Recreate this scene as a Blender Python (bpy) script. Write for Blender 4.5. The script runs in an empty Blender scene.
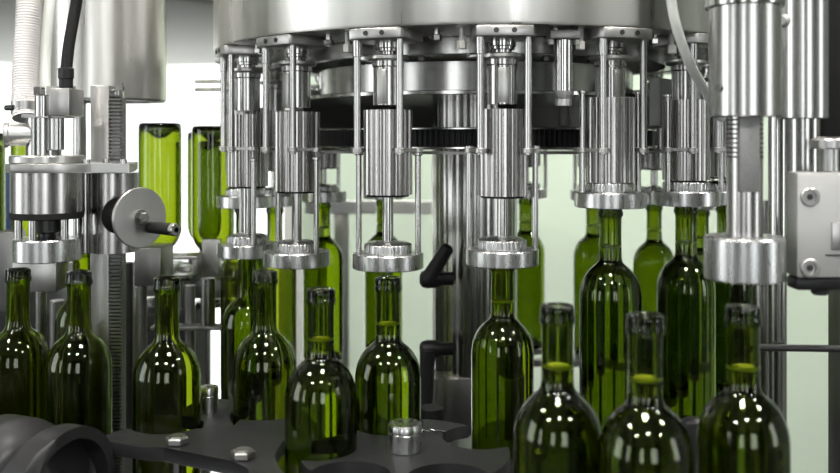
import bpy, bmesh, math, random
from mathutils import Vector, Matrix
random.seed(7)
PI = math.pi
S = bpy.context.scene
COL = S.collection
CZ = 1.42            # camera height above the floor
F = 930.0            # focal length in pixels of the 840 px wide frame
HY = 140.0           # image row of the horizon

def P(px, py, D):
    """point seen at pixel (px, py) at depth D"""
    return Vector(((px - 420.0) / F * D, D, CZ - (py - HY) / F * D))

def X(px, D): return (px - 420.0) / F * D
def Z(py, D): return CZ - (py - HY) / F * D

# ------------------------------------------------------------------ mesh builder
class MB:
    def __init__(s): s.bm = bmesh.new()
    def _face(s, vs):
        try: return s.bm.faces.new(vs)
        except ValueError: return None
    def _frame(s, d):
        d = d.normalized()
        a = Vector((0, 0, 1)) if abs(d.z) < .95 else Vector((1, 0, 0))
        u = d.cross(a).normalized(); v = d.cross(u).normalized()
        return u, v
    def cyl(s, p0, p1, r, r2=None, seg=24, bev=0.0):
        p0, p1 = Vector(p0), Vector(p1); r2 = r if r2 is None else r2
        d = p1 - p0; L = d.length; n = d.normalized()
        if bev > 0:
            b = min(bev, L * .45, r * .45, r2 * .45)
            prof = [(0, 0), (r - b, 0), (r, b), (r2, L - b), (r2 - b, L), (0, L)]
        else: prof = [(0, 0), (r, 0), (r2, L), (0, L)]
        return s.lathe(prof, p0, seg, n)
    def lathe(s, prof, at=(0, 0, 0), seg=48, axis=(0, 0, 1), closed=False, mod=None):
        at = Vector(at); n = Vector(axis).normalized()
        if abs(n.z) > .999:
            u, v = Vector((1, 0, 0)), Vector((0, 1, 0)) * (1 if n.z > 0 else -1)
        else: u, v = s._frame(n); 
        if u.cross(v).dot(n) < 0: v = -v
        rings = []
        for r, h in prof:
            if r <= 1e-9: rings.append([s.bm.verts.new(at + n * h)])
            else:
                ring = []
                for i in range(seg):
                    a = 2 * PI * i / seg
                    rr = r * (mod(a, h) if mod else 1)
                    ring.append(s.bm.verts.new(at + n * h + u * (rr * math.cos(a)) + v * (rr * math.sin(a))))
                rings.append(ring)
        pairs = list(zip(rings[:-1], rings[1:]))
        if closed: pairs.append((rings[-1], rings[0]))
        for A, B in pairs:
            for i in range(seg):
                j = (i + 1) % seg
                if len(A) == 1 and len(B) == 1: continue
                if len(A) == 1: s._face([A[0], B[j], B[i]])
                elif len(B) == 1: s._face([A[i], A[j], B[0]])
                else: s._face([A[i], A[j], B[j], B[i]])
        return s
    def box(s, c, size, rot=None, bev=0.0):
        c = Vector(c); sx, sy, sz = [q / 2 for q in size]
        M = rot if rot is not None else Matrix.Identity(3)
        vs = [s.bm.verts.new(c + M @ Vector((x * sx, y * sy, z * sz))) for x in (-1, 1) for y in (-1, 1) for z in (-1, 1)]
        fs = []
        for q in ((0, 1, 3, 2), (4, 6, 7, 5), (0, 4, 5, 1), (2, 3, 7, 6), (0, 2, 6, 4), (1, 5, 7, 3)):
            fs.append(s._face([vs[i] for i in q]))
        if bev > 0:
            es = list({e for f in fs for e in f.edges})
            bmesh.ops.bevel(s.bm, geom=es, offset=bev, segments=2, profile=.5, affect='EDGES')
        return s
    def prism(s, pts, z0, z1, bev=0.0, seg=2):
        A = [s.bm.verts.new((x, y, z0)) for x, y in pts]
        B = [s.bm.verts.new((x, y, z1)) for x, y in pts]
        n = len(pts)
        for i in range(n):
            j = (i + 1) % n
            s._face([A[i], A[j], B[j], B[i]])
        top = s._face(B); bot = s._face(A[::-1])
        if bev > 0:
            es = list(set(top.edges) | set(bot.edges))
            bmesh.ops.bevel(s.bm, geom=es, offset=bev, segments=seg, profile=.5, affect='EDGES')
        return s
    def tube(s, pts, r, seg=14, rad=None):
        pts = [Vector(p) for p in pts]; rings = []; n = len(pts)
        up = None
        for i, p in enumerate(pts):
            t = (pts[min(i + 1, n - 1)] - pts[max(i - 1, 0)]).normalized()
            if up is None: u, v = s._frame(t)
            else:
                u = (up - t * up.dot(t)).normalized(); v = t.cross(u).normalized()
            up = u
            rr = rad(i / (n - 1)) if rad else r
            rings.append([s.bm.verts.new(p + u * (rr * math.cos(2 * PI * k / seg)) + v * (rr * math.sin(2 * PI * k / seg))) for k in range(seg)])
        for A, B in zip(rings[:-1], rings[1:]):
            for i in range(seg):
                j = (i + 1) % seg
                s._face([A[i], A[j], B[j], B[i]])
        s._face(rings[0][::-1]); s._face(rings[-1])
        return s
    def hexa(s, p0, p1, r): return s.cyl(p0, p1, r, seg=6, bev=r * .12)
    def build(s, name, mat, parent=None, sharp=32, loc=None):
        me = bpy.data.meshes.new(name)
        bmesh.ops.remove_doubles(s.bm, verts=s.bm.verts, dist=1e-6)
        bmesh.ops.recalc_face_normals(s.bm, faces=s.bm.faces)
        s.bm.to_mesh(me); s.bm.free()
        me.polygons.foreach_set('use_smooth', [True] * len(me.polygons))
        me.set_sharp_from_angle(angle=math.radians(sharp))
        me.materials.append(mat)
        o = bpy.data.objects.new(name, me); COL.objects.link(o)
        if parent is not None: o.parent = parent
        if loc is not None: o.location = loc
        return o

def spline(pts, n=24):
    """Catmull-Rom through points"""
    pts = [Vector(p) for p in pts]; out = []
    q = [pts[0] * 2 - pts[1]] + pts + [pts[-1] * 2 - pts[-2]]
    for i in range(1, len(q) - 2):
        for k in range(n):
            t = k / n
            a, b, c, d = q[i - 1:i + 3]
            out.append(.5 * ((2 * b) + (c - a) * t + (2 * a - 5 * b + 4 * c - d) * t * t + (3 * b - a - 3 * c + d) * t ** 3))
    out.append(pts[-1]); return out

def tag(o, label, cat, group=None, kind=None):
    o['label'] = label; o['category'] = cat
    if group: o['group'] = group
    if kind: o['kind'] = kind
    return o
def thing(name, label, cat, loc=(0, 0, 0), rz=0.0, group=None):
    o = bpy.data.objects.new(name, None); COL.objects.link(o)
    o.empty_display_size = .02
    o.location = loc; o.rotation_euler = (0, 0, rz)
    return tag(o, label, cat, group)
def struct(o):
    o['kind'] = 'structure'; return o
def copy_tree(o, parent=None):
    c = o.copy(); COL.objects.link(c)
    if parent is not None: c.parent = parent
    for ch in list(o.children): copy_tree(ch, c)
    return c

# ------------------------------------------------------------------ materials
def nt(name):
    m = bpy.data.materials.new(name); m.use_nodes = True
    return m, m.node_tree, m.node_tree.nodes['Principled BSDF']
def steel(name, col=.62, rough=.22, streak=(300, 300, 6), amt=.12, tint=(1, .985, .96), bump=0.0, var=.12):
    m, t, b = nt(name)
    b.inputs['Metallic'].default_value = 1
    tc = t.nodes.new('ShaderNodeTexCoord'); mp = t.nodes.new('ShaderNodeMapping')
    mp.inputs['Scale'].default_value = streak
    nz = t.nodes.new('ShaderNodeTexNoise'); nz.inputs['Scale'].default_value = 1; nz.inputs['Detail'].default_value = 3
    t.links.new(tc.outputs['Object'], mp.inputs['Vector']); t.links.new(mp.outputs['Vector'], nz.inputs['Vector'])
    r = t.nodes.new('ShaderNodeMapRange'); r.inputs['From Min'].default_value = .25; r.inputs['From Max'].default_value = .75
    r.inputs['To Min'].default_value = max(.03, rough - amt * .6); r.inputs['To Max'].default_value = rough + amt
    t.links.new(nz.outputs['Fac'], r.inputs['Value']); t.links.new(r.outputs['Result'], b.inputs['Roughness'])
    mx = t.nodes.new('ShaderNodeMix'); mx.data_type = 'RGBA'
    mx.inputs['A'].default_value = (*[col * (1 - var) * q for q in tint], 1); mx.inputs['B'].default_value = (*[min(1, col * (1 + var) * q) for q in tint], 1)
    t.links.new(nz.outputs['Fac'], mx.inputs['Factor']); t.links.new(mx.outputs['Result'], b.inputs['Base Color'])
    if bump:
        bp = t.nodes.new('ShaderNodeBump'); bp.inputs['Strength'].default_value = bump; bp.inputs['Distance'].default_value = .0005
        t.links.new(nz.outputs['Fac'], bp.inputs['Height']); t.links.new(bp.outputs['Normal'], b.inputs['Normal'])
    return m
def plain(name, col, rough=.5, metal=0.0, noise=0.0, scale=60, spec=.5, bump=0.0):
    m, t, b = nt(name)
    b.inputs['Base Color'].default_value = (*col, 1); b.inputs['Roughness'].default_value = rough
    b.inputs['Metallic'].default_value = metal; b.inputs['Specular IOR Level'].default_value = spec
    if noise or bump:
        tc = t.nodes.new('ShaderNodeTexCoord')
        nz = t.nodes.new('ShaderNodeTexNoise'); nz.inputs['Scale'].default_value = scale; nz.inputs['Detail'].default_value = 5
        t.links.new(tc.outputs['Object'], nz.inputs['Vector'])
        mx = t.nodes.new('ShaderNodeMix'); mx.data_type = 'RGBA'
        mx.inputs['A'].default_value = (*[max(0, c * (1 - noise)) for c in col], 1); mx.inputs['B'].default_value = (*[min(1, c * (1 + noise)) for c in col], 1)
        t.links.new(nz.outputs['Fac'], mx.inputs['Factor']); t.links.new(mx.outputs['Result'], b.inputs['Base Color'])
        if bump:
            bp = t.nodes.new('ShaderNodeBump'); bp.inputs['Strength'].default_value = bump; bp.inputs['Distance'].default_value = .001
            t.links.new(nz.outputs['Fac'], bp.inputs['Height']); t.links.new(bp.outputs['Normal'], b.inputs['Normal'])
    return m
def glass(name, sigma, tint=(1, 1, 1), ior=1.5, rough=0.0):
    m = bpy.data.materials.new(name); m.use_nodes = True; t = m.node_tree; t.nodes.clear()
    o = t.nodes.new('ShaderNodeOutputMaterial'); g = t.nodes.new('ShaderNodeBsdfGlass')
    g.inputs['IOR'].default_value = ior; g.inputs['Roughness'].default_value = rough; g.inputs['Color'].default_value = (*tint, 1)
    t.links.new(g.outputs[0], o.inputs['Surface'])
    if sigma:
        d = max(sigma) / .98
        v = t.nodes.new('ShaderNodeVolumeAbsorption'); v.inputs['Density'].default_value = d
        v.inputs['Color'].default_value = (*[1 - q / d for q in sigma], 1)
        t.links.new(v.outputs[0], o.inputs['Volume'])
    return m
def emit(name, col, power):
    m = bpy.data.materials.new(name); m.use_nodes = True; t = m.node_tree; t.nodes.clear()
    o = t.nodes.new('ShaderNodeOutputMaterial'); e = t.nodes.new('ShaderNodeEmission')
    e.inputs['Color'].default_value = (*col, 1); e.inputs['Strength'].default_value = power
    t.links.new(e.outputs[0], o.inputs['Surface']); return m

M = dict(
    steel=steel('stainless steel', .44, .20, amt=.05, var=.05),
    bright=steel('polished steel', .50, .16, amt=.03, var=.03),
    tank=steel('brushed tank steel', .66, .30, streak=(60, 60, 2.5), amt=.10, var=.07, tint=(1, .975, .93)),
    satin=steel('satin aluminium', .50, .34, streak=(250, 250, 12), amt=.08, var=.04),
    alu=steel('turned aluminium', .58, .27, streak=(200, 200, 30), amt=.05, tint=(1, 1, 1), var=.03),
    barrel=steel('extruded barrel steel', .45, .25, streak=(320, 320, 5), amt=.05, tint=(1, .97, .95), var=.05),
    dull=steel('dull machine steel', .26, .38, streak=(120, 120, 10), amt=.15),
    cast=plain('bead blasted grey metal', (.42, .42, .41), .5, .6, .08, 900, bump=.15),
    dark=plain('dark steel', (.055, .055, .055), .38, .7, .2, 60),
    black=plain('black plastic', (.011, .011, .012), .42, 0, .3, 40, spec=.3),
    block=plain('bead blasted aluminium', (.50, .50, .49), .45, .5, .05, 900, bump=.12),
    gearbox=steel('dark satin steel', .22, .36, amt=.05, var=.05),
    rough=plain('rough milled steel', (.30, .30, .295), .5, .7, .25, 700, bump=.3),
    cyl=steel('ground cylinder steel', .50, .23, streak=(90, 90, 3), amt=.06, var=.05),
    rubber=plain('black rubber', (.010, .010, .010), .6, spec=.2),
    plate=plain('black engineering plastic', (.016, .016, .017), .42, 0, .35, 25, bump=.12, spec=.35),
    nylon=plain('white nylon', (.72, .71, .66), .4),
    sight=plain('cream sight tube', (.72, .66, .52), .3),
    hose=plain('milky hose', (.80, .82, .79), .25),
    hosed=plain('milky ribbed hose', (.80, .77, .76), .3),
    hoodgrey=plain('grey hood paint', (.58, .58, .55), .5, 0, .05, 6),
    lit_meniscus=plain('pale meniscus light', (.85, .85, .45), .5),  # pale colour painted in for the light caught in the meniscus
    wall=plain('pale green paint', (.70, .82, .68), .6, 0, .03, 3),
    white=plain('white paint', (.8, .8, .78), .6, 0, .02, 3),
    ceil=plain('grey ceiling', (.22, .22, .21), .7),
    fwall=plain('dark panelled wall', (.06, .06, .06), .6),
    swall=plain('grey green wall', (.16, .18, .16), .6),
    floor=plain('grey resin floor', (.07, .07, .068), .35, 0, .15, 6),
    grey=plain('grey enamel', (.22, .225, .22), .4, 0, .05, 8),
    blue=plain('blue plastic', (.05, .10, .32), .4),
    green=glass('green bottle glass', (262, 216, 780), ior=1.5),
    wine=glass('white wine', (11.0, 8.0, 38.0), ior=1.33),
    lamp=emit('lamp diffuser', (1, .97, .91), 62.0),
    day=emit('added reflection pane', (.95, .99, 1.0), 2.8),  # glow of the added panes out of view, reflected in the metal
    dayb=emit('daylit frosted pane bright', (.97, 1.0, .97), 1.35),
)

# ------------------------------------------------------------------ room
def room():
    x0, x1, y0, y1, z1 = -3.6, 3.4, -3.6, 3.4, 3.3
    struct(MB().box(((x0 + x1) / 2, (y0 + y1) / 2, -.05), (x1 - x0 + .4, y1 - y0 + .4, .1)).build('floor', M['floor']))
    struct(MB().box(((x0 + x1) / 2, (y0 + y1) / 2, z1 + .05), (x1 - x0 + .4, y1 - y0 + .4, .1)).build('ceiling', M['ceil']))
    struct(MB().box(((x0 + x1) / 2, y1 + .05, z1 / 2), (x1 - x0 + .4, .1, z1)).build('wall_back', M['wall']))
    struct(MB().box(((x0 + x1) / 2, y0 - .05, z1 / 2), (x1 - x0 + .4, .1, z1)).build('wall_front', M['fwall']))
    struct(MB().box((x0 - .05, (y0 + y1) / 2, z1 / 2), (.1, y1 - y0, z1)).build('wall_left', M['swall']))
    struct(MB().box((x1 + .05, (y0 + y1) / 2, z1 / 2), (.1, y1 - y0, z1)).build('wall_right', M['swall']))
    def glow_pane(n, c, w, h, axis, mat):
        # axis 'x': on a side wall, 'y': on a front/back wall
        def dim(a, d, b): return (a, d, b) if axis == 'y' else (d, a, b)
        fr = MB()
        for sx in (-1, 1):
            off = Vector((sx * w / 2, 0, 0)) if axis == 'y' else Vector((0, sx * w / 2, 0))
            fr.box(Vector(c) + off, dim(.06, .05, h + .06))
        for sz in (-1, 1): fr.box(Vector(c) + Vector((0, 0, sz * h / 2)), dim(w + .06, .05, .06))
        f = struct(fr.build('glow_pane_%d' % n, M['white']))
        MB().box(c, dim(w - .04, .012, h - .04)).build('pane', mat, f)
    # the overexposed daylit window seen left, behind the rinser
    glow_pane(1, (-1.16, y1 - .03, 1.20), 1.40, 2.1, 'y', M['dayb'])
    glow_pane(2, (x0 + .03, .3, 1.75), 1.3, 1.9, 'x', M['day'])  # this and the next four are unseen, added for bright streaks on metal
    glow_pane(3, (x0 + .03, -1.9, 1.75), .7, 1.9, 'x', M['day'])
    glow_pane(4, (x1 - .03, -.6, 1.75), .9, 1.9, 'x', M['day'])
    glow_pane(5, (-1.5, y0 + .03, 1.75), .8, 1.9, 'y', M['day'])
    glow_pane(6, (.9, y0 + .03, 1.75), 1.2, 1.9, 'y', M['day'])
    for lx in (-1.45, .12, 1.7):
        for ly in (-1.15, .45, 2.7):
            t = thing('ceiling_light', 'round ceiling light fitting', 'lamp', (lx, ly, z1), 0, 'ceiling lights')
            MB().lathe([(0, 0), (.19, 0), (.22, -.05), (.22, -.09), (.205, -.09), (.205, -.05), (0, -.05)], seg=48).build('lamp_housing', M['white'], t)
            MB().lathe([(0, -.0505), (.200, -.0505), (.200, -.062), (0, -.062)], seg=48).build('diffuser', M['lamp'], t)
room()

# ------------------------------------------------------------------ bottles
BR, BH = .0375, .300
def bottle_profile():
    out = [(0, .022), (.010, .0195), (.020, .012), (.0275, .0035), (.030, .0008), (.0325, 0), (.0352, .0012), (.0368, .004), (BR, .0085),
           (BR, .06), (BR, .12), (BR, .186)]
    sh = [(.0373, .1895), (.0366, .1955), (.0353, .2010), (.0333, .2065), (.0307, .2118), (.0276, .2163), (.0243, .2200), (.0212, .2228), (.0184, .2250), (.0162, .2272), (.0147, .2300), (.0139, .2335)]
    out += sh
    out += [(.0136, .239), (.0135, .250), (.0134, .265), (.0134, .2800), (.0138, .2835), (.0139, .2842), (.0152, .2852), (.0155, .2870), (.0155, .2890), (.0152, .2905), (.0146, .2912),
            (.0145, .2925), (.0147, .2965), (.0144, .2990), (.0130, .3000), (.0112, .2996), (.0100, .2980)]
    t = .0031
    inn = [(.0094, .290), (.0094, .27), (.0098, .25), (.0103, .239)]
    for i in range(len(sh) - 1, -1, -1):
        r, z = sh[i]
        p, q = sh[max(i - 1, 0)], sh[min(i + 1, len(sh) - 1)]
        dr, dz = q[0] - p[0], q[1] - p[1]; L = math.hypot(dr, dz)
        inn.append((r - t * dz / L, z + t * dr / L))
    inn += [(BR - t, .186), (BR - t, .12), (BR - t, .06), (BR - t, .014), (.0325, .0088), (.030, .0065), (.0265, .0088), (.019, .0172), (.010, .0245), (0, .027)]
    return out + inn, inn
PROF, INN = bottle_profile()
FILL = .2465
def wine_profile():
    e = .0004
    pr = [(0, FILL - .0006), (.0080, FILL - .0004), (.0106, FILL + .0008)]
    for r, z in INN:
        if z < FILL: pr.append((r + e if r > 0 else 0, z - (e if z < .02 or r < .02 and z < .03 else 0)))
    return pr
_bproto = {}
def bottle(loc, label, filled=False, group=None, inverted=False, rz=0):
    if not _bproto:
        b = MB().lathe(PROF, seg=72).build('wine_bottle', M['green'], sharp=180); 
        w = MB().lathe(wine_profile(), seg=72).build('wine', M['wine'], sharp=60)
        f = MB().lathe([(0, FILL + .0002), (.0100, FILL + .0004), (.0100, FILL + .0030), (.006, FILL + .0022), (0, FILL + .0020)], seg=36).build('lit_meniscus', M['lit_meniscus']); _bproto['f'] = f.data
        bpy.data.objects.remove(f)
        _bproto['b'] = b.data; _bproto['w'] = w.data
        bpy.data.objects.remove(b); bpy.data.objects.remove(w)
    o = bpy.data.objects.new('wine_bottle', _bproto['b']); COL.objects.link(o)
    o.location = loc
    if inverted: o.rotation_euler = (PI, 0, 0)
    tag(o, label, 'bottle', group)
    if filled:
        w = bpy.data.objects.new('wine', _bproto['w']); COL.objects.link(w); w.parent = o
        w['label'] = 'pale wine filled up into the neck'
        f = bpy.data.objects.new('lit_meniscus', _bproto['f']); COL.objects.link(f); f.parent = o  # thin disc standing in for the bright liquid surface
        f['label'] = 'pale yellow disc painted as light on the wine surface in the neck'
    return o

CONV = CZ - .455       # height of the line the unlifted bottles stand on
def stand(px, D, label, **k): return bottle((X(px, D), D, k.pop('z', CONV)), label, **k)

g_in = 'empty bottles coming in on the left'
stand(18, 1.12, 'empty green wine bottle at the left edge, under the steel capping head', group=g_in)
stand(79, 1.095, 'empty green wine bottle in front of the toothed rack column at left', group=g_in)
stand(82, 1.36, 'dark bottle half hidden behind the bottle in front of the rack column', group=g_in)
stand(167, 1.05, 'empty green wine bottle standing alone below the handwheel crank', group=g_in)
stand(265, 1.10, 'empty green bottle on the back edge of the guide plate, left of the star wheel', group=g_in)
g_out = 'filled bottles leaving on the star wheel'
stand(321, .968, 'filled green wine bottle in the left pocket of the black star wheel', group=g_out, filled=True)
stand(388, 1.05, 'filled green wine bottle right behind the round steel knob of the star wheel', group=g_out, filled=True)
g_f = 'filled bottles in the foreground'
FZ = CZ - .44
stand(557.5, .79, 'blurred filled bottle in the foreground, leftmost of the front three', group=g_f, filled=True, z=FZ)
stand(645, .748, 'blurred filled bottle in the foreground, middle of the front three', group=g_f, filled=True, z=FZ)
stand(743, .785, 'blurred filled bottle in the foreground under the big right steel bell', group=g_f, filled=True, z=FZ)

# ------------------------------------------------------------------ filler carousel
CX, CY, RS = .10, 1.495, .38
ANG = [-88, -67, -43.5, -21.5, -.2, 20.5, 40, 61, 81, 101, 121, 142, 163, 185, 207, 228, 249]
BELL = [-.107, -.168, -.164, -.157, -.149, -.082, -.084, -.09, -.1] + [-.115] * 8    # underside of the bell
LIP = [-.100, -.155, None, None, -.141, -.078, -.08, -.086, -.096] + [-.112] * 8
VLAB = ['filling valve at the left end of the carousel, bell raised beside the inverted bottles',
        'steel filling valve at far left of the front row, bell lowered on a dark bottle',
        'steel filling valve above the gap right of the bottle on the guide plate',
        'steel filling valve directly above the filled bottle behind the round knob',
        'steel filling valve at front centre, in front of the thick central column',
        'steel filling valve with raised bell just right of the hanging level probe',
        'steel filling valve with raised bell beside the bend of the milky hose',
        'steel filling valve half hidden behind the big right cylinder',
        'far right filling valve hidden deep behind the big right cylinder',
        'filling valve on the right back of the carousel, behind the hose valve',
        'far side filling valve seen right of the raised bell beside the level probe',
        'far side filling valve seen behind the raised bell beside the level probe',
        'far side filling valve seen just right of the central column',
        'far side filling valve hidden behind the central column',
        'far side filling valve seen behind the valve above the round knob',
        'far side filling valve seen between the second and third front valves',
        'far side filling valve seen behind the two leftmost front valves']
BLAB = ['lifted green bottle at the left end of the carousel, bright yellow light through it',
        'dark green bottle under the lowered bell at far left of the front row', None, None,
        'tall filled bottle under the front centre bell, in front of the column',
        'tall dark bottle under the raised bell right of the level probe',
        'tall dark bottle under the raised bell beside the hose',
        'bottle neck peeking out left of the big right bell',
        'bottle hidden deep behind the big right bell',
        'bottle on the right back of the carousel behind the dark tall bottles',
        'light green far side bottle seen between the two tall dark bottles',
        'light green far side bottle just left of the tall dark bottle beside the probe',
        'light green far side bottle seen right of the central column',
        'far side bottle hidden behind the central column',
        'light green far side bottle seen behind the bottle of the round knob',
        'light green far side bottle seen between the second and third lowered bells',
        'yellow green far side bottle seen behind the second lowered bell']

def fluted(mb, r, depth, n, z0, z1, per=10):
    pts = []
    for i in range(n):
        for k in range(per):
            t = k / per
            a = 2 * PI * (i + t) / n
            rr = r - (depth if .68 < t < .92 else (depth * .12 if t < .08 or .52 < t <= .68 else 0))
            pts.append((rr * math.cos(a), rr * math.sin(a)))
    mb.prism(pts, z0, z1); return mb

def make_valve():
    t = thing('filling_valve', 'x', 'filling valve')
    # bracket under the tank rim
    pts = [(-.0375, -.033), (-.033, -.040), (-.024, -.0425), (.024, -.0425), (.033, -.040), (.0375, -.033), (.0375, .022), (.030, .030), (-.030, .030), (-.0375, .022)]
    MB().prism(pts, .1205, .1332, bev=.0012).build('bracket', M['satin'], t)
    for sx in (-.0105, .0105):
        MB().cyl((sx, -.0427, .127), (sx, -.0437, .127), .0031, seg=20).cyl((sx, -.0437, .127), (sx, -.0439, .127), .0017, seg=6).build('screw', M['dark'], t)
    m = MB().cyl((-.049, -.012, .1333), (-.049, -.012, .114), .0035, seg=12).hexa((-.049, -.012, .118), (-.049, -.012, .108), .0062)
    m.build('hanging_bolt', M['nylon'], t)
    for sx in (-1, 1):
        m = MB().cyl((sx * .028, -.029, .122), (sx * .028, -.029, -.0175), .0042, seg=20, bev=.0006)
        if sx < 0: m.cyl((sx * .028, -.029, .122), (sx * .028, -.029, .100), .0056, seg=20, bev=.0006)
        m.build('guide_rod', M['bright'], t)
    MB().lathe([(0, .130), (.0165, .130), (.0165, .1125), (.0150, .1115), (.0150, .1085), (.0115, .1075), (.0115, .1030), (0, .1030)], seg=32).build('collar_nut', M['bright'], t)
    MB().lathe([(0, .1035), (.0225, .1035), (.0255, .1022), (.0258, .0985), (.024, .0965), (0, .0965)], seg=40).build('flange', M['satin'], t)
    w = []
    for i in range(28):
        a = 2 * PI * i / 28
        w.append((-.018 + .024 * math.cos(a), -.004 + .014 * math.sin(a)))
    MB().prism(w, .0978, .1018, bev=.001).build('lever_wing', M['satin'], t)
    m = MB().lathe([(0, .0985), (.0195, .0985), (.0195, .090), (.0182, .0885), (.0182, .0425), (0, .0425)], seg=40)
    m.build('valve_tube', M['steel'], t)
    m = MB().box((0, -.0172, .065), (.013, .004, .042), bev=.0012); m.build('sight_window', M['sight'], t)
    fluted(MB(), .0300, .0032, 15, -.060, .043).build('barrel', M['barrel'], t, sharp=20)
    MB().cyl((0, 0, -.0602), (0, 0, -.0625), .026, seg=32).build('seal_ring', M['rubber'], t)
    for sx in (-1, 1):
        m = MB()
        p = Vector((sx * .028, -.029, -.012)); q = Vector((sx * .0395, 0, -.012)); d = q - p
        ang = math.atan2(d.y, d.x)
        m.box((p + q) / 2, (d.length, .006, .0035), Matrix.Rotation(ang, 3, 'Z'))
        for c, r in ((p, .0068), (q, .0060)): m.cyl(c - Vector((0, 0, .0035)), c + Vector((0, 0, .0025)), r, seg=20, bev=.0006)
        m.build('rod_clip', M['satin'], t)
    # the moving group, built with the bell's underside at z = 0
    def mov(o): o['mv'] = 1; return o
    mov(MB().lathe([(.0175, 0), (.0425, 0), (.0435, .001), (.0435, .0175), (.0425, .0188), (.0150, .0188), (.0150, .015), (.0175, .0135)], seg=64, closed=True).build('centering_bell', M['alu'], t))
    kn = lambda a, h: 1 + (.016 if (int(a / (2 * PI) * 240) % 6) < 3 else 0) * (1 if .0197 < h < .030 else 0)
    mov(MB().lathe([(0, .0189), (.0285, .0189), (.0288, .0198), (.0288, .0288), (.0283, .0296), (.0235, .0318), (.0125, .0330), (0, .0330)], seg=240, mod=kn).build('knurled_cap', M['alu'], t))
    mov(MB().cyl((0, 0, .0325), (0, 0, .150), .0066, seg=24).build('stem', M['bright'], t))
    for sx in (-1, 1):
        mov(MB().cyl((sx * .0395, 0, .004), (sx * .0395, 0, .142), .0036, seg=18).cyl((sx * .0395, 0, .138), (sx * .0395, 0, .1425), .0056, seg=18, bev=.001).build('slide_rod', M['bright'], t))
    return t
vproto = make_valve()
for i, a in enumerate(ANG):
    r = math.radians(a)
    v = vproto if i == 0 else copy_tree(vproto)
    v.location = (CX + RS * math.sin(r), CY - RS * math.cos(r), CZ); v.rotation_euler = (0, 0, r)
    tag(v, VLAB[i], 'filling valve', 'filling valves around the carousel')
    for c in v.children:
        nm = c.name.split('.')[0]
        if nm in ('centering_bell', 'knurled_cap', 'stem', 'slide_rod'):
            c.location = (0, 0, BELL[i])
            if 'mv' in c: del c['mv']
        if nm in ('barrel', 'seal_ring'): c.location = (0, 0, .0085 if BELL[i] > -.125 else -.0065)
        if nm == 'sight_window' and i != 3: c.material_slots[0].link = 'OBJECT'; c.material_slots[0].material = M['satin']
        if nm in ('lever_wing',) and i == 5: c.rotation_euler = (0, 0, math.radians(165)); c.location = (.006, 0, 0)
    if LIP[i] is not None:
        bottle((v.location.x, v.location.y, CZ + LIP[i] - BH), BLAB[i], filled=(4 <= i <= 15), group='bottles on the filler carousel', rz=0)

def lift_proto():
    t = thing('bottle_lift', 'x', 'bottle lift')
    MB().lathe([(0, -.0002), (.036, -.0002), (.037, -.0012), (.037, -.010), (.028, -.013), (0, -.013)], seg=40).build('lift_plate', M['dull'], t)
    MB().cyl((0, 0, 0), (0, 0, -1), .013, seg=24).build('lift_rod', M['bright'], t, loc=(0, 0, -.0131))
    return t
lp = None
for i, a in enumerate(ANG):
    if LIP[i] is None: continue
    r = math.radians(a)
    if lp is None: lp = l = lift_proto()
    else: l = copy_tree(lp)
    l.location = (CX + RS * math.sin(r), CY - RS * math.cos(r), CZ + LIP[i] - BH)
    for c in l.children:
        if c.name.startswith('lift_rod'): c.scale = (1, 1, l.location.z - .0131 - (CZ - .58))
    tag(l, 'bottle lift under the ' + BLAB[i].replace('light green ', '').replace('dark green ', '').split(', bright')[0].split(', in front')[0].replace('the right back of the carousel behind', 'the right behind').replace('tall dark bottle beside the probe', 'probe bottle'), 'bottle lift', 'bottle lifts of the carousel')

# tank
t = thing('filler_tank', 'large round brushed steel filler tank across the top, all the valves hang under it', 'tank', (CX, CY, CZ))
RT = .422
MB().lathe([(0, .42), (RT - .004, .42), (RT, .416), (RT, .1375), (RT - .001, .1342), (RT - .004, .1335), (.31, .1335), (.300, .150), (0, .150)], seg=160).build('tank_shell', M['tank'], t)
MB().lathe([(.285, .149), (.30, .149), (.30, .112), (.285, .112)], seg=120, closed=True).build('inner_skirt', M['steel'], t)
m = MB()
for k in range(17):
    a = math.radians(ANG[k] + 9.5)
    m = MB(); p = Vector((.385 * math.sin(a), -.385 * math.cos(a), 0))
    m.cyl(p + Vector((0, 0, .1334)), p + Vector((0, 0, .122)), .0042, seg=12).hexa(p + Vector((0, 0, .1265)), p + Vector((0, 0, .1195)), .0066)
    m.build('hex_bolt', M['bright'], t)

# rotor inside the ring of valves
t = thing('carousel_column', 'thick polished central column of the carousel behind the front centre valve', 'column', (CX - .012, CY, CZ))
flut = lambda a, h: 1 - (.012 if (int(a / (2 * PI) * 144) % 6) == 0 else 0)
MB().lathe([(0, .062), (.068, .062), (.068, -.366), (0, -.366)], seg=144, mod=flut).build('column_shaft', M['steel'], t, sharp=20)
MB().lathe([(0, .108), (.246, .108), (.248, .106), (.248, .0662), (0, .0662)], seg=120).build('rotor_housing', M['steel'], t)
for k in range(16):
    a = 2 * PI * k / 16
    MB().hexa((.225 * math.cos(a), .225 * math.sin(a), .1082), (.225 * math.cos(a), .225 * math.sin(a), .116), .007).build('housing_bolt', M['dull'], t)
MB().lathe([(.060, .060), (.274, .060), (.275, .061), (.275, .0652), (.274, .066), (.060, .066)], seg=120, closed=True).build('ring_plate', M['bright'], t)
MB().box((-.02, -.02, -.41), (.10, .10, .088), bev=.002).build('column_foot', M['dull'], t)

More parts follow.
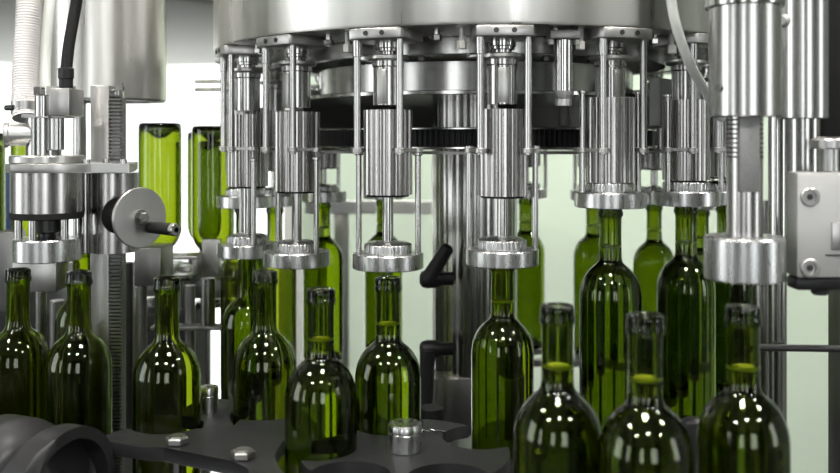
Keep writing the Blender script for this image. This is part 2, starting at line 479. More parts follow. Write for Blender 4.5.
t = thing('ring_gear', 'black toothed ring between bright rims circling inside the valves', 'gear', (CX, CY, CZ))
tooth = lambda a, h: 1 - (.012 if (int(a / (2 * PI) * 880 + .5) % 4) < 2 else 0)
MB().lathe([(.20, .0135), (.266, .0135), (.266, -.0085), (.20, -.0085)], seg=880, closed=True, mod=lambda a, h: tooth(a, h)).build('toothed_belt', M['black'], t, sharp=20)
MB().lathe([(.07, .0137), (.271, .0137), (.272, .0145), (.272, .0160), (.271, .0168), (.07, .0168)], seg=120, closed=True).build('rim', M['bright'], t)
MB().lathe([(.20, -.0088), (.271, -.0088), (.272, -.0095), (.272, -.0115), (.271, -.0122), (.20, -.0122)], seg=120, closed=True).build('rim', M['bright'], t)
MB().lathe([(.24, -.0150), (.305, -.0150), (.305, -.0185), (.24, -.0185)], seg=120, closed=True).build('guide_ring', M['dull'], t)

# dark arc added round the back to darken the gaps between the valves
m = MB(); prev = None
for k in range(81):
    th = math.radians(48 + (262 - 48) * k / 80); q = []
    for rr, z in ((.296, .020), (.312, .020), (.312, .086), (.296, .086)): q.append(m.bm.verts.new((CX + rr * math.sin(th), CY - rr * math.cos(th), CZ + z)))
    if prev:
        for i in range(4): m._face([prev[i], prev[(i + 1) % 4], q[(i + 1) % 4], q[i]])
    else: m._face(q)
    prev = q
m._face(prev[::-1])
tag(m.build('gap_darkening_arc', M['dull']), 'dark curved arc added round the back half of the carousel to darken gaps', 'cam track')

# lower table of the carousel
MBt = MB().lathe([(0, -.58), (.46, -.58), (.465, -.583), (.465, -.62), (0, -.62)], (CX, CY, CZ), seg=96)
tag(MBt.build('carousel_table', M['dark']), 'dark round carousel table low under the lifted bottles', 'table')

# hanging level probe between the valves
D = 1.11
t = thing('level_probe', 'smooth steel probe hanging under the tank, right of the front centre valve', 'probe', (X(563.5, D), D, CZ))
MB().box((0, .0, .1245), (.036, .034, .010), bev=.001).build('probe_bracket', M['dull'], t)
MB().cyl((0, 0, .120), (0, 0, .055), .0114, seg=36, bev=.001).build('probe_body', M['bright'], t)
MB().cyl((0, 0, .0545), (0, 0, .050), .0102, seg=32).cyl((0, 0, .0585), (0, 0, .0535), .0122, seg=32).build('probe_ring', M['dull'], t)
MB().cyl((0, 0, .0500), (0, 0, .0400), .0098, seg=32, bev=.001).build('probe_tip', M['satin'], t)
MB().cyl((0, 0, .0400), (0, 0, .017), .0062, seg=24).build('plug', M['black'], t)
for sx in (-1, 1):
    MB().hexa((sx * .0155, -.004, .1195), (sx * .0155, -.004, .1135), .0042).build('bolt', M['nylon'], t)

# clamp levers
def lever(loc, tipdir, label):
    t = thing('clamp_lever', label, 'lever', loc, 0, 'clamp levers on the column')
    MB().lathe([(0, -.0205), (.007, -.020), (.0115, -.017), (.0138, -.010), (.0132, .004), (.0100, .012), (.0100, .030), (0, .030)], axis=(1, .12, 0), seg=32).build('hub', M['black'], t)
    pts = [Vector((-.008, -.006, 0)) + Vector(tipdir) * q for q in (0, .25, .5, .75, .94, 1.0)]
    MB().tube(pts, .008, seg=20, rad=lambda u: .0118 - .0022 * u if u < .97 else .0062).build('handle', M['black'], t)
    return t
lever(P(433, 279, 1.40), (.032, -.004, .052), 'upper black clamp lever pointing up on the left of the column')
lever(P(433, 349, 1.40), (-.003, -.004, -.085), 'lower black clamp lever hanging down on the left of the column')

# ------------------------------------------------------------------ star wheel, plates, knobs
PZ = CZ - .320
SX, SY = -.0155, .960
def star_outline(R=.108, path=.0905, pr=.0405, angs=(102.9, 28, -62, -125, -185.2)):
    pts = []; n = len(angs)
    h = math.acos((path * path + pr * pr - R * R) / (2 * path * pr))
    def pocket(a):
        c = Vector((path * math.cos(a), path * math.sin(a)))
        return [(c.x + pr * math.cos(a + PI - h + 2 * h * q / 24), c.y + pr * math.sin(a + PI - h + 2 * h * q / 24)) for q in range(25)]
    for k in range(n):
        P1 = pocket(math.radians(angs[k])); P2 = pocket(math.radians(angs[(k + 1) % n]))
        pts += P1
        last = math.atan2(P1[-1][1], P1[-1][0]); first = math.atan2(P2[0][1], P2[0][0])
        while first > last: first -= 2 * PI
        pts += [(R * math.cos(last + (first - last) * q / 8), R * math.sin(last + (first - last) * q / 8)) for q in range(1, 8)]
    return [(SX + x, SY + y) for x, y in pts]
t = thing('star_wheel', 'black plastic star wheel with round pockets, filled bottles sit in it', 'star wheel')
so = star_outline()
MB().prism(so, PZ - .014, PZ, bev=.0014).build('upper_disc', M['plate'], t)
MB().prism(so, CONV + .035, CONV + .049, bev=.001).build('lower_disc', M['plate'], t)
MB().cyl((SX, SY, CONV + .002), (SX, SY, PZ - .01), .030, seg=32).build('hub', M['dark'], t)
def knob(loc, r, h, label, mat='alu', name='locking_knob'):
    o = MB().lathe([(0, 0), (r, 0), (r, h * .66), (r * .965, h * .68), (r * .965, h * .71), (r, h * .73), (r, h * .93), (r * .94, h), (r * .35, h * 1.03), (0, h * 1.03)], seg=56).build(name, M[mat])
    o.location = loc
    return tag(o, label, 'knob')
knob((SX, SY, PZ + .0005), .0176, .0275, 'round turned steel knob in the middle of the black star wheel')

def on_plate(px, py):
    D = (CZ - PZ) * F / (py - HY)
    return ((px - 420) / F * D, D)
# left guide plate: outer edge follows the bottles, inner edge follows the star wheel
gp = [on_plate(98, 439), on_plate(145, 447.5), on_plate(164, 447), on_plate(234, 461), on_plate(249, 468), (-.150, .84), (-.118, .842)]
for a in (218, 208, 198, 188, 178, 168, 158, 150): gp.append((SX + .133 * math.cos(math.radians(a)), SY + .133 * math.sin(math.radians(a))))
gp.append((-.148, 1.062))
b265 = (X(265, 1.10), 1.10)
for a in (-50, -65, -80, -95, -110, -125): gp.append((b265[0] + .0405 * math.cos(math.radians(a)), b265[1] + .0405 * math.sin(math.radians(a))))
gp += [on_plate(232, 428)]
b168 = (X(167, 1.05), 1.05)
for a in (-25, -45, -70, -90, -110, -135, -155): gp.append((b168[0] + .0405 * math.cos(math.radians(a)), b168[1] + .0405 * math.sin(math.radians(a))))
gp += [on_plate(112, 432)]
t = thing('guide_plate', 'black plastic guide plate with two hex nuts, left of the star wheel', 'plate')
MB().prism(gp, PZ - .0145, PZ, bev=.0012).build('plate', M['plate'], t)
for px, py in ((177, 441), (243, 455)):
    x, y = on_plate(px, py + 3)
    m = MB().hexa((x, y, PZ + .0002), (x, y, PZ + .008), .0125).cyl((x, y, PZ + .008), (x, y, PZ + .0095), .0068, seg=20)
    n = m.build('hex_nut', M['satin'], t); n['label'] = 'steel hex nut'
    MB().cyl((x, y, PZ - .0146), (x, y, CONV + .002), .0062, seg=20).build('support_post', M['bright'], t)
# rear plate behind the incoming bottles
rp = [on_plate(203, 431)]
rp = [(b168[0] + .042 * math.cos(math.radians(a)), b168[1] + .042 * math.sin(math.radians(a))) for a in (80, 60, 40, 20, 0, -12)]
rp += [on_plate(216, 428.5), on_plate(234, 425.5)]
rp += [(b265[0] + .042 * math.cos(math.radians(a)), b265[1] + .042 * math.sin(math.radians(a))) for a in (205, 190, 170, 150, 130)]
rp += [(b265[0] - .03, 1.150), (-.26, 1.165), (b168[0] + .005, 1.13)]
tag(MB().prism(rp[::-1], PZ - .0145 - .003, PZ - .003, bev=.001).build('rear_guide_plate', M['plate']), 'small black guide plate between the two empty bottles, under a small steel knob', 'plate')
x, y = X(209, 1.105), 1.105
knob((x, y, PZ - .0028), .0112, .030, 'small steel knob between the bottle below the handwheel and the bottle on the guide plate')
x, y = X(431.5, 1.16), 1.16
tag(MB().lathe([(0, CONV - PZ + .035), (.009, CONV - PZ + .035), (.009, 0), (.0145, 0), (.0145, .014), (.0150, .0145), (.0150, .021), (.0140, .022), (0, .022)], (x, y, PZ - .035), seg=40).build('rubber_buffer', M['rubber']), 'flat black cap beside the foot of the central column', 'buffer')
x, y = X(498, .97), .97
tag(MB().lathe([(0, CONV - CZ + .338), (.0165, CONV - CZ + .338), (.0165, .0), (.0155, .002), (.0095, .002), (.009, .0008), (0, .0008)], (x, y, CZ - .338), seg=40).build('rubber_buffer', M['black']), 'black cap low in front of the tall filled centre bottle', 'buffer')
x, y = X(692.5, 1.0), 1.0
tag(MB().lathe([(0, CONV - CZ + .305), (.0125, CONV - CZ + .305), (.0125, 0), (.0118, .003), (.007, .006), (0, .0066)], (x, y, CZ - .305), seg=40).build('rubber_buffer', M['black']), 'black knob seen between the two right foreground bottles', 'buffer')

# timing screw at lower left
def timing_screw():
    n = Vector((math.cos(math.radians(24)), -math.sin(math.radians(24)), 0))     # axis, towards the visible end
    end = Vector((X(73, .935), .935, CZ - .352)); L = .30; R = .062; pitch = .082; depth = .019
    u = Vector((0, 0, 1)); v = n.cross(u)
    t = thing('timing_screw', 'dark infeed screw with deep spiral groove in the lower left corner', 'feed screw', end)
    m = MB(); rings = []; N = 150; seg = 72
    for i in range(N + 1):
        d = -L * i / N; ring = []
        for k in range(seg):
            a = 2 * PI * k / seg
            ph = ((d / pitch) + a / (2 * PI) + .12) % 1.0
            g = max(0, math.cos((ph - .5) * 2 * PI * .78)) if abs(ph - .5) < .32 else 0
            rr = R - depth * g ** .8
            ring.append(m.bm.verts.new(n * d + u * rr * math.cos(a) + v * rr * math.sin(a)))
        rings.append(ring)
    for A, B in zip(rings[:-1], rings[1:]):
        for k in range(seg): m._face([A[k], A[(k + 1) % seg], B[(k + 1) % seg], B[k]])
    # hollow end
    inner = [m.bm.verts.new(n * 0 + u * .050 * math.cos(2 * PI * k / seg) + v * .050 * math.sin(2 * PI * k / seg)) for k in range(seg)]
    deep = [m.bm.verts.new(n * -.022 + u * .048 * math.cos(2 * PI * k / seg) + v * .048 * math.sin(2 * PI * k / seg)) for k in range(seg)]
    for A, B in ((rings[0], inner), (inner, deep)):
        for k in range(seg): m._face([A[k], A[(k + 1) % seg], B[(k + 1) % seg], B[k]])
    m._face(deep); m._face(rings[-1])
    m.build('screw_body', M['plate'], t, sharp=40)
    m = MB().lathe([(0, -.024), (.014, -.024), (.014, .004), (.0115, .006), (.009, .006), (.009, .002), (0, .002)], axis=n, seg=36); m.build('shaft_end', M['bright'], t)
timing_screw()

# conveyor / machine bed under everything
bp = [(-.70, .835), (.54, .835), (.54, 1.045), (.05, 1.045), (.045, 1.19), (-.19, 1.19), (-.215, 1.24), (-.36, 1.24), (-.36, 1.54), (-.70, 1.54)]
tag(MB().prism(bp, CONV - .12, CONV - .0003, bev=.002).build('infeed_bed', M['dark']), 'dark steel bed under the empty bottles and the star wheel', 'machine bed')
t = thing('outfeed_conveyor', 'dark conveyor carrying the three blurred foreground bottles', 'conveyor', (.30, .76, 0))
MB().box((0, 0, FZ - .021), (.62, .13, .0416), bev=.002).build('belt_frame', M['dark'], t)
for sx in (-.26, .26): MB().box((sx, 0, (FZ - .042) / 2), (.05, .08, FZ - .042)).build('leg', M['dull'], t)
tag(MB().box((.05, 1.20, .40), (1.5, .74, .80), bev=.01).build('machine_cabinet', M['grey']), 'grey enamelled machine cabinet under the carousel', 'cabinet')

# ------------------------------------------------------------------ left: capping head on a rack column
D = 1.10
K = D / F
hx = X(47, D)
def zz(py, d=D): return Z(py, d) - CZ
t = thing('capping_head', 'steel capping head with turned bell above the leftmost bottles', 'capping head', (hx, D, CZ))
MB().lathe([(.020, zz(260)), (.0375, zz(260)), (.0385, zz(259)), (.0385, zz(239)), (.0375, zz(238)), (.020, zz(238))], seg=64, closed=True).build('bell', M['alu'], t)
for a in (200, 262, 330, 90):
    c = (.031 * math.cos(math.radians(a)), .031 * math.sin(math.radians(a)))
    MB().cyl((*c, zz(240)), (*c, zz(216)), .0046, seg=20).build('spacer_rod', M['bright'], t)
MB().lathe([(0, zz(216)), (.019, zz(216)), (.019, zz(231)), (.010, zz(233)), (.010, zz(243)), (0, zz(243))], seg=36).build('spindle', M['dark'], t)
MB().lathe([(0, zz(211.5)), (.041, zz(211.5)), (.0415, zz(212)), (.0415, zz(217)), (.040, zz(218)), (0, zz(218))], seg=64).build('rubber_ring', M['rubber'], t)
MB().lathe([(0, zz(171)), (.0405, zz(171)), (.0405, zz(211.5)), (0, zz(211.5))], seg=64).build('drum', M['barrel'], t)
MB().lathe([(0, zz(155.5)), (.041, zz(155.5)), (.042, zz(156.5)), (.042, zz(162)), (.041, zz(163)), (0, zz(163))], seg=64).build('flange', M['satin'], t)
px_ = [(-.043, .010), (-.040, -.022), (-.026, -.039), (0, -.044), (.035, -.040), (.060, -.022), (.104, -.022), (.098, .02), (.080, .090), (.02, .090), (-.030, .040)]
MB().prism(px_, zz(172), zz(163.2), bev=.001).build('carrier_plate', M['satin'], t)
for q in ((.051, -.012), (.063, .02), (.094, -.012)):
    MB().cyl((*q, zz(163.2)), (*q, zz(159)), .0042, seg=16).build('plate_screw', M['bright'], t)
MB().lathe([(0, zz(155.5)), (.020, zz(155.5)), (.020, zz(118)), (.0185, zz(116)), (0, zz(116))], (-.004, 0, 0), seg=48).build('neck_tube', M['steel'], t)
MB().lathe([(0, 0), (.0135, 0), (.0135, .024), (.0155, .025), (.0155, .029), (.0125, .030), (.0125, .024), (0, .023)], (-.016, -.006, zz(134.5)), seg=40, axis=(-.93, -.35, 0)).build('elbow_outlet', M['satin'], t)
MB().cyl((.020, -.02, zz(150)), (.020, -.02, zz(118)), .0078, seg=28, bev=.001).build('air_cylinder', M['steel'], t)
MB().cyl((.0045, -.02, zz(118)), (.0045, -.02, zz(96)), .0100, seg=28, bev=.001).build('air_cylinder', M['bright'], t)
# bracket bent from sheet
MB().box((.027, -.010, zz(103)), (.024, .048, .032), bev=.0015).box((.004, -.004, zz(116.5)), (.050, .036, .004)).box((.012, .012, zz(100)), (.034, .004, .034)).build('sheet_bracket', M['satin'], t)
MB().hexa((-.002, -.018, zz(96)), (-.002, -.018, zz(88)), .007).build('hex_nut', M['bright'], t)

cx, cy = X(103, 1.19), 1.19
t = thing('rack_column', 'square grey steel column with a toothed rack, left of the handwheel', 'rack column', (cx, cy, CZ))
zb = CONV - CZ + .001
MB().box((.0005, 0, (Z(86, 1.19) - CZ + zb) / 2), (.0235, .030, Z(86, 1.19) - CZ - zb), bev=.0012).build('square_bar', M['satin'], t)
m = MB(); zt = Z(98, 1.19) - CZ; n = 110; st = (zt - zb) / n
m.box((.0190, .004, (zt + zb) / 2), (.0135, .016, zt - zb))
for k in range(n): m.box((.0190, -.0080, zb + (k + .5) * st), (.0135, .0085, st * .5))
m.build('toothed_rack', M['dull'], t, sharp=20)
MB().box((.0185, -.001, Z(94, 1.19) - CZ), (.012, .024, .010), bev=.001).build('top_stop', M['steel'], t)

hy = 1.165; hxx = X(113, hy)
t = thing('clamp_housing', 'round steel sleeve clamped on the rack column behind the handwheel', 'housing', (hxx, hy, CZ))
MB().lathe([(0, 0), (.0318, 0), (.0318, Z(172.6, hy) - Z(251, hy)), (0, Z(172.6, hy) - Z(251, hy))], (.0, 0, Z(251, hy) - CZ), seg=64).build('sleeve', M['barrel'], t)
MB().lathe([(0, 0), (.0125, 0), (.0125, .098), (0, .098)], (-.030, -.012, Z(251, hy) - CZ), seg=36).build('side_sleeve', M['steel'], t)
# handwheel
nrm = Vector((math.sin(math.radians(50)), -math.cos(math.radians(50)), 0)); hc = P(139.5, 217.5, 1.085)
t = thing('handwheel', 'small steel handwheel with a black crank grip beside the rack column', 'handwheel', hc)
MB().lathe([(0, -.0022), (.0345, -.0022), (.0352, -.0015), (.0352, .0015), (.0345, .0022), (0, .0022)], seg=72, axis=nrm).build('wheel_disc', M['satin'], t)
MB().lathe([(0, -.0022), (.0205, -.0022), (.0215, -.006), (.0215, -.046), (0, -.046)], seg=40, axis=nrm).build('hub', M['rubber'], t)
MB().lathe([(0, .002), (.0092, .002), (.0092, .0045), (0, .0045)], seg=36, axis=nrm).hexa(nrm * .0045, nrm * .0105, .0068).build('hub_bolt', M['bright'], t)
side = Vector((nrm.y, -nrm.x, 0)) * -1
off = side * .009 + Vector((0, 0, -.0105)); off = Vector((.0125 * .64, .0125 * .77, -.012))
MB().cyl(nrm * .0022 + off, nrm * .048 + off, .0068, r2=.0074, seg=28, bev=.001).build('crank_grip', M['rubber'], t)
MB().lathe([(.003, .0), (.0074, 0), (.0074, .0055), (.0066, .0065), (.003, .0065)], off + nrm * .048, seg=28, axis=nrm, closed=True).build('grip_cap', M['bright'], t)

# hoses at left
rh = spline([P(31, -30, 1.16), P(29, 10, 1.15), P(26, 60, 1.14), P(25, 95, 1.13), P(26, 118, 1.12)], 16)
t = thing('ribbed_hose', 'pale ribbed suction hose hanging down at the upper left, held by a hose clamp', 'hose')
pts = []
def ribbed(pts, r, step=.0034, amp=.0008):
    # resample evenly, radius ripples
    L = [0.0]
    for a, b in zip(pts[:-1], pts[1:]): L.append(L[-1] + (b - a).length)
    n = int(L[-1] / (step / 4)); out = []
    j = 0
    for i in range(n + 1):
        s_ = L[-1] * i / n
        while j < len(L) - 2 and L[j + 1] < s_: j += 1
        f = (s_ - L[j]) / max(1e-9, L[j + 1] - L[j]); out.append(pts[j].lerp(pts[j + 1], f))
    m = MB(); m.tube(out, r, seg=22, rad=lambda u: r + amp * math.cos(u * L[-1] / step * 2 * PI)); return m
ribbed(rh, .0150).build('hose_wall', M['hosed'], t, sharp=80)
c = P(26, 108, 1.125)
m = MB().lathe([(.0160, -.008), (.0170, -.008), (.0170, .008), (.0160, .008)], c, seg=36, closed=True); m.build('hose_clamp', M['satin'], t)
MB().cyl(c + Vector((-.021, -.006, 0)), c + Vector((-.008, -.014, 0)), .0035, seg=14).build('clamp_screw', M['dark'], t)
t = thing('black_hose', 'thin black corrugated hose coming down to the sheet bracket', 'hose')
bh = spline([P(82, -30, 1.12), P(75, 10, 1.11), P(69, 45, 1.10), P(66, 72, 1.09)], 16)
ribbed(bh, .0066, .0026, .0004).build('hose_wall', M['rubber'], t, sharp=80)
MB().cyl(P(66, 68, 1.09), P(66, 79, 1.09), .0095, seg=8, bev=.001).cyl(P(66, 79, 1.09), P(66, 88, 1.09), .0080, seg=24).build('hose_fitting', M['black'], t)
cl = spline([P(54, -30, 1.18), P(48, 20, 1.17), P(45, 60, 1.165), P(45, 100, 1.15)], 14)
tag(MB().tube(cl, .0072, seg=18).build('clear_hose', M['hose']), 'thin milky air hose between the ribbed hose and the black hose', 'hose')

# left big drum behind
D2 = 1.48; x2 = X(107, D2)
t = thing('steel_housing', 'wide steel cylinder hanging behind the hoses at upper left', 'housing', (x2, D2, CZ))
zb2 = Z(100, D2) - CZ
MB().lathe([(0, .235), (.092, .235), (.092, zb2), (.090, zb2), (.090, zb2 + .02), (0, zb2 + .02)], seg=96).build('housing_shell', M['tank'], t)
MB().lathe([(.066, zb2 + .004), (.0895, zb2 + .004), (.0895, zb2 - .003), (.066, zb2 - .003)], seg=72, closed=True).build('bottom_ring', M['dull'], t)
MB().cyl((.05, -.081, zb2 + .014), (.05, -.089, zb2 + .014), .004, seg=12).cyl((.05, -.083, zb2 + .010), (.05, -.083, zb2 + .022), .0022, seg=10).build('latch_pin', M['dull'], t)
MB().cyl((-.036, -.02, zb2), (-.036, -.02, zb2 - .22), .010, seg=24).build('pillar', M['bright'], t)

# rinser: hood, inverted bottles, grippers
t = thing('rinser_hood', 'big round grey hood seen from below across the upper left background', 'hood', (-.93, 2.25, CZ + .245))
MB().lathe([(0, 0), (.79, 0), (.80, .006), (.80, .12), (.30, .30), (0, .30)], seg=120).build('hood_shell', M['hoodgrey'], t)
MB().hexa((.33, -.30, 0), (.33, -.30, -.008), .008).build('hood_bolt', M['bright'], t)
g_r = 'inverted bottles in the rinser'
for px, D3, lab, top, glab in ((160, 1.66, 'upside down green bottle in the rinser right above the handwheel grip', 120, 'upside down bottle right above the handwheel grip'),
                         (213, 1.67, 'upside down green bottle in the rinser, cut off by the left end of the carousel', 123, 'upside down bottle cut off by the carousel'),
                         (206, 1.90, 'upside down green bottle in the rinser, just peeking out between the other two', 129, 'upside down bottle peeking out between two others'),
                         (-17, 1.68, 'upside down green bottle cut off by the left edge of the photo', 130, 'upside down bottle at the left edge of the photo'),
                         (30, 1.92, 'upside down green bottle hidden behind the elbow outlet of the capping head', 128, 'upside down bottle behind the elbow outlet')):
    zt = Z(top + 3, D3)
    bottle((X(px, D3), D3, zt), lab, inverted=True, group=g_r)
    zn = zt - .262
    t = thing('rinser_gripper', 'gripper on the neck of the ' + glab, 'gripper', (X(px, D3), D3, zn), 0, 'rinser grippers')
    m = MB()
    for sx in (-1, 1): m.box((sx * .024, -.004, .004), (.014, .040, .016), bev=.002)
    m.box((0, .030, .004), (.062, .020, .016), bev=.002); m.build('gripper_jaw', M['satin'], t)
    MB().box((-.012, -.026, -.026), (.066, .008, .034), bev=.0015).build('front_plate', M['dull'], t)
    MB().cyl((.030, -.028, -.014), (.030, -.028, -.040), .011, seg=24, bev=.001).build('bushing', M['nylon'], t)
    MB().lathe([(0, -.060), (.030, -.060), (.030, -.052), (.020, -.047), (0, -.047)], seg=40).build('drip_disc', M['bright'], t)
    if px == 160:
        def q(x_, y_, d_): return P(x_, y_, d_) - Vector((X(px, D3), D3, zn))
        MB().box((q(183, 256, 1.60)), (.060, .05, .007), bev=.001).box(q(167.5, 264, 1.60), (.006, .05, .03), bev=.001).box(q(198, 264, 1.60), (.006, .05, .03), bev=.001).build('yoke', M['satin'], t)
        MB().lathe([(0, 0), (.024, 0), (.024, -.006), (.014, -.012), (.010, -.062), (0, -.062)], q(184, 273, 1.62), seg=36).build('yoke_foot', M['steel'], t)
        MB().box(q(212, 258, 1.63), (.030, .02, .066), bev=.001).build('end_plate', M['satin'], t)
    if px != 213: MB().cyl((0, 0, -.060), (0, 0, (CZ - .30 if px != 206 else 0) - zn), .010, seg=24).build('gripper_post', M['steel'], t)
    MB().box((.046, .004, -.022), (.022, .03, .058), bev=.0015).build('side_plate', M['satin'], t)

# dark rinser lower body with posts
def post(px, D, r, y0, y1, label, mat='steel', group='steel posts of the rinser frame'):
    a = P(px, y0, D); m = MB().cyl(a, (a.x, a.y, CONV if y1 > 390 else P(px, y1, D).z), r, seg=28, bev=.001)
    return tag(m.build('steel_post', M[mat]), label, 'post', group)
post(140, 1.42, .0105, 285, 425, 'steel post left of the bottle below the handwheel', 'dull')
post(128, 1.50, .008, 262, 425, 'thin dark post close right of the toothed rack', 'dark')
post(208, 1.485, .0115, 278, 325.6 - 140 + 140, 'short steel post standing on the flat rail, right of the lone bottle', 'steel')
post(190, 1.50, .0085, 285, 410, 'thin steel post right behind the lone bottle', 'dull')
post(41, 1.40, .008, 285, 425, 'steel post between the two leftmost bottles', 'steel')
post(57, 1.45, .011, 300, 425, 'thicker dark post between the two leftmost bottles', 'dull')
def block(px0, px1, py0, py1, D, dep, name, mat, label, cat, bev=.002):
    a, b = P(px0, py1, D), P(px1, py0, D); c = (a + b) / 2; c.y = D + dep / 2
    return tag(MB().box(c, (b.x - a.x, dep, b.z - a.z), bev=bev).build(name, M[mat]), label, cat)
block(134, 161, 248, 286, 1.38, .07, 'gearbox_block', 'gearbox', 'dull steel block below the handwheel, above the lone bottle', 'block')
block(12, 56, 262, 292, 1.30, .05, 'sensor_block', 'satin', 'pale metal block behind the neck of the leftmost bottle', 'block')
block(-6, 14, 232, 140 + .2999 * F / 1.62, 1.62, .05, 'bearing_block', 'dull', 'dull block at the left edge beside the turned bell', 'block')
block(-4, 11, 172, 140 + .2999 * F / 1.95, 1.95, .05, 'control_box', 'blue', 'blue box at the left edge between the hanging bottles', 'box')
block(150, 222, 327, 330.5, 1.47, .03, 'cross_rail', 'dull', 'flat steel rail crossing the posts right of the lone bottle', 'rail', bev=.001)
zr = CZ - .30
tag(MB().prism([(-.985, 1.6), (-.392, 1.6), (-.392, 1.70), (-.56, 1.70), (-.56, 2.30), (-.985, 2.30)], 0, zr, bev=.004).build('rinser_cabinet', M['rubber']), 'black rinser cabinet behind the leftmost bottles, grippers stand on it', 'cabinet')

# guide rails left of the carousel
t = thing('guide_rail_pair', 'pair of thin bright rails at the left end of the carousel, under the hood', 'rail')
for py in (81.5, 89.5): MB().cyl(P(196, py, 1.50), P(238, py - .5, 1.44), .0030, seg=14).build('rail', M['nylon'], t)

# guard frame behind the carousel
t = thing('guard_frame', 'pale aluminium guard frame on the far side behind the carousel', 'frame', (0, 0, 0))
a, b = P(305, 214, 2.35), P(432, 201, 2.35)
MB().box(((a.x + b.x) / 2, 2.37, (a.z + b.z) / 2), (b.x - a.x, .04, b.z - a.z), bev=.003).build('cross_beam', M['white'], t)
a = P(341, 214, 2.35); MB().box((a.x, 2.375, a.z / 2), (.038, .03, a.z), bev=.003).build('upright', M['satin'], t)
a, b = P(530, 366, 2.1), P(584, 358, 2.1)
tag(MB().box(((a.x + b.x) / 2, 2.1, (a.z + b.z) / 2), (b.x - a.x + .3, .02, b.z - a.z), bev=.002).build('rear_rail', M['dull']), 'grey rail at the far side, seen left of the front blurred bottle neck', 'rail')

# ------------------------------------------------------------------ right: second head
D = .85; rx = X(744.5, D)
def z8(py, d=.85): return Z(py, d) - CZ
t = thing('corking_head', 'large steel cylinder with rack shaft and turned bell in the right foreground', 'corking head', (rx, D, CZ))
MB().lathe([(0, z8(117)), (.0305, z8(117)), (.0315, z8(116)), (.0315, .30), (0, .30)], seg=80).build('cylinder', M['cyl'], t)
MB().lathe([(.0316, z8(8)), (.0345, z8(8)), (.0352, z8(7)), (.0352, .30), (.0316, .30)], seg=80, closed=True).build('collar', M['bright'], t)
MB().cyl((-.0270, -.0150, z8(89)), (-.0295, -.0165, z8(89)), .0032, seg=16).build('set_screw', M['bright'], t)
MB().lathe([(0, z8(236)), (.0160, z8(236)), (.0160, z8(117)), (0, z8(117))], seg=48).build('shaft', M['barrel'], t)
m = MB().box((-.0015, -.0135, (z8(117) + z8(191)) / 2), (.018, .009, z8(117) - z8(191)), bev=.0006); m.build('rough_key', M['rough'], t)
m = MB()
for k in range(9): m.lathe([(.0158, -.0007), (.0166, -.0007), (.0166, .0007), (.0158, .0007)], (0, 0, z8(120 + k * 4.6)), seg=48, closed=True)
m.build('scale_rings', M['dark'], t)
MB().lathe([(.010, z8(279)), (.0345, z8(279)), (.0358, z8(277.5)), (.0358, z8(238)), (.0345, z8(236)), (0, z8(236)), (0, z8(240)), (.010, z8(242))], seg=80).build('bell', M['alu'], t)
D = .93; t = thing('side_cylinder', 'second steel cylinder right behind the large right cylinder', 'cylinder', (X(803, D), D, CZ))
MB().lathe([(0, z8(119, D)), (.0235, z8(119, D)), (.0242, z8(118, D)), (.0242, .32), (0, .32)], seg=64).build('cylinder', M['cyl'], t)
MB().lathe([(0, z8(119, D)), (.0165, z8(119, D)), (.0165, z8(272, D)), (0, z8(272, D))], seg=48).build('piston_rod', M['steel'], t)
MB().cyl((-.0215, -.0090, z8(22, D)), (-.0255, -.0110, z8(22, D)), .007, r2=.0055, seg=18, bev=.001).build('plug', M['cast'], t)
D = .97
tag(MB().cyl(P(777.5, 60, D), (X(777.5, D), D, CONV), .0092, seg=32).build('steel_post', M['bright']), 'bright round post just right of the turned bell in the right foreground', 'post')
D = 1.02
tag(MB().cyl(P(764, 200, D), (X(764, D), D, CONV), .0125, seg=32).build('steel_post', M['steel']), 'grey round post below the turned bell in the right foreground', 'post')
# mounting block
D = .84; a, b = P(797, 278, D), P(900, 172.5, D)
t = thing('mounting_block', 'satin grey mounting block with two socket bolts at the right edge', 'block', (a.x, D, a.z))
w, h = b.x - a.x, b.z - a.z
MB().box((w / 2, .013, h / 2), (w, .026, h), bev=.0025).build('block_body', M['block'], t)
for py in (197, 268):
    q = P(809.5, py, D) - Vector((a.x, D, a.z))
    MB().lathe([(0, 0), (.0085, 0), (.0085, .0022), (.0076, .003), (.0052, .003), (.0048, .0008), (0, .0008)], (q.x, .0001, q.z), axis=(0, -1, 0), seg=36).build('socket_bolt', M['satin'], t)
    MB().cyl((q.x, -.0008, q.z), (q.x, -.0016, q.z), .0030, seg=6).build('hex_socket', M['dark'], t)
q = P(841, 236, D) - Vector((a.x, D, a.z)); MB().box((q.x, -.0005, q.z), (.018, .003, .025), bev=.001).build('raised_pad', M['satin'], t)
q = P(850, 255, D) - Vector((a.x, D, a.z)); MB().box((q.x, -.0003, q.z), (.045, .002, .0012)).build('seam', M['dark'], t)
m = MB().box((.022, .014, -.006), (.044, .024, .0116), bev=.003).cyl((.026, .012, -.010), (.026, .012, -.017), .008, seg=20, bev=.002); m.build('under_clamp', M['black'], t)
D = .853; x, z = X(829, D), Z(172.2, .84)
t = thing('stud_bolt', 'flanged steel stud standing on the mounting block', 'stud', (x, D, z))
MB().cyl((0, 0, .0005), (0, 0, .022), .0085, seg=28).build('stud_shank', M['satin'], t)
MB().lathe([(0, .021), (.0150, .021), (.0158, .022), (.0158, .029), (.0150, .030), (.009, .032), (0, .032)], seg=40).build('stud_flange', M['satin'], t)
a, b = P(822, 175, .99), P(905, -60, .99)
tag(MB().box(((a.x + b.x) / 2, 1.02, (a.z + b.z) / 2 + .05), (b.x - a.x, .06, b.z - a.z + .1), bev=.003).build('machine_guard', M['rubber']), 'black upright guard behind the stud at the upper right edge', 'guard')
a = P(838, 176, .99)
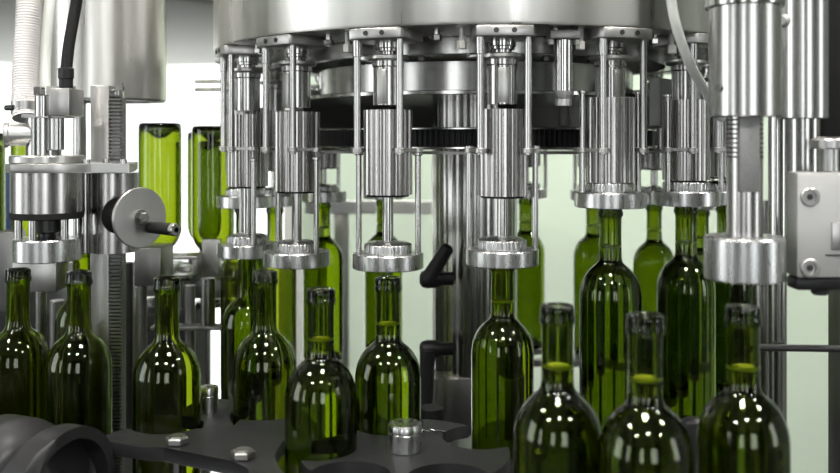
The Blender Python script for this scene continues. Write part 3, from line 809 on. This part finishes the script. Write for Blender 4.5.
tag(MB().box((a.x + .0215, 1.02, (a.z + CONV) / 2), (.026, .03, a.z - CONV), bev=.002).build('dark_post', M['dull']), 'dark square post at the lower right edge', 'post')
tag(MB().cyl(P(752, 347.5, .96), P(860, 349, .94), .0036, seg=18).build('guide_rod', M['dark']), 'thin horizontal rod crossing the pale wall at lower right', 'rod')
hp = spline([P(668, -40, .94), P(671, -2, .95), P(677, 28, .955), P(690, 64, .97), P(709, 97, 1.0), P(722, 118, 1.03)], 14)
tag(MB().tube(hp, .0052, seg=18).build('milky_hose', M['hose']), 'milky plastic hose bending down in front of the tank to the big right cylinder', 'hose')
sp = [(.000, 1.0155, .0016), (.004, 1.0185, .003), (.008, 1.0165, .0016), (.012, 1.0205, .0026), (.016, 1.0185, .0014), (.022, 1.0175, .0022), (.028, 1.0150, .0012)]
tag(MB().tube(spline([(x, y, PZ + z) for x, y, z in sp], 8), .0011, seg=8).build('metal_shaving', M['bright']), 'small curled metal shaving lying on the star wheel right of the steel knob', 'shaving')

# ------------------------------------------------------------------ world, camera, view
w = bpy.data.worlds.new('World'); S.world = w; w.use_nodes = True
w.node_tree.nodes['Background'].inputs[0].default_value = (.8, .88, 1, 1); w.node_tree.nodes['Background'].inputs[1].default_value = .3
cam = bpy.data.cameras.new('camera'); co = bpy.data.objects.new('camera', cam); COL.objects.link(co)
co.location = (0, 0, CZ); co.rotation_euler = (PI / 2, 0, 0)
cam.sensor_width = 36; cam.lens = F / 840 * 36; cam.shift_y = -(236.5 - HY) / 840
cam.clip_start = .02
cam.dof.use_dof = True; cam.dof.focus_distance = 1.13; cam.dof.aperture_fstop = 5.0
S.camera = co
vs = S.view_settings
vs.view_transform = 'Standard'; vs.look = 'None'; vs.gamma = 1; vs.exposure = 0.55; vs.use_curve_mapping = False
c = S.cycles
c.max_bounces = 24; c.transmission_bounces = 24; c.glossy_bounces = 8; c.diffuse_bounces = 4; c.transparent_max_bounces = 8
c.caustics_reflective = False; c.caustics_refractive = True; c.sample_clamp_indirect = 6.0; c.blur_glossy = .5
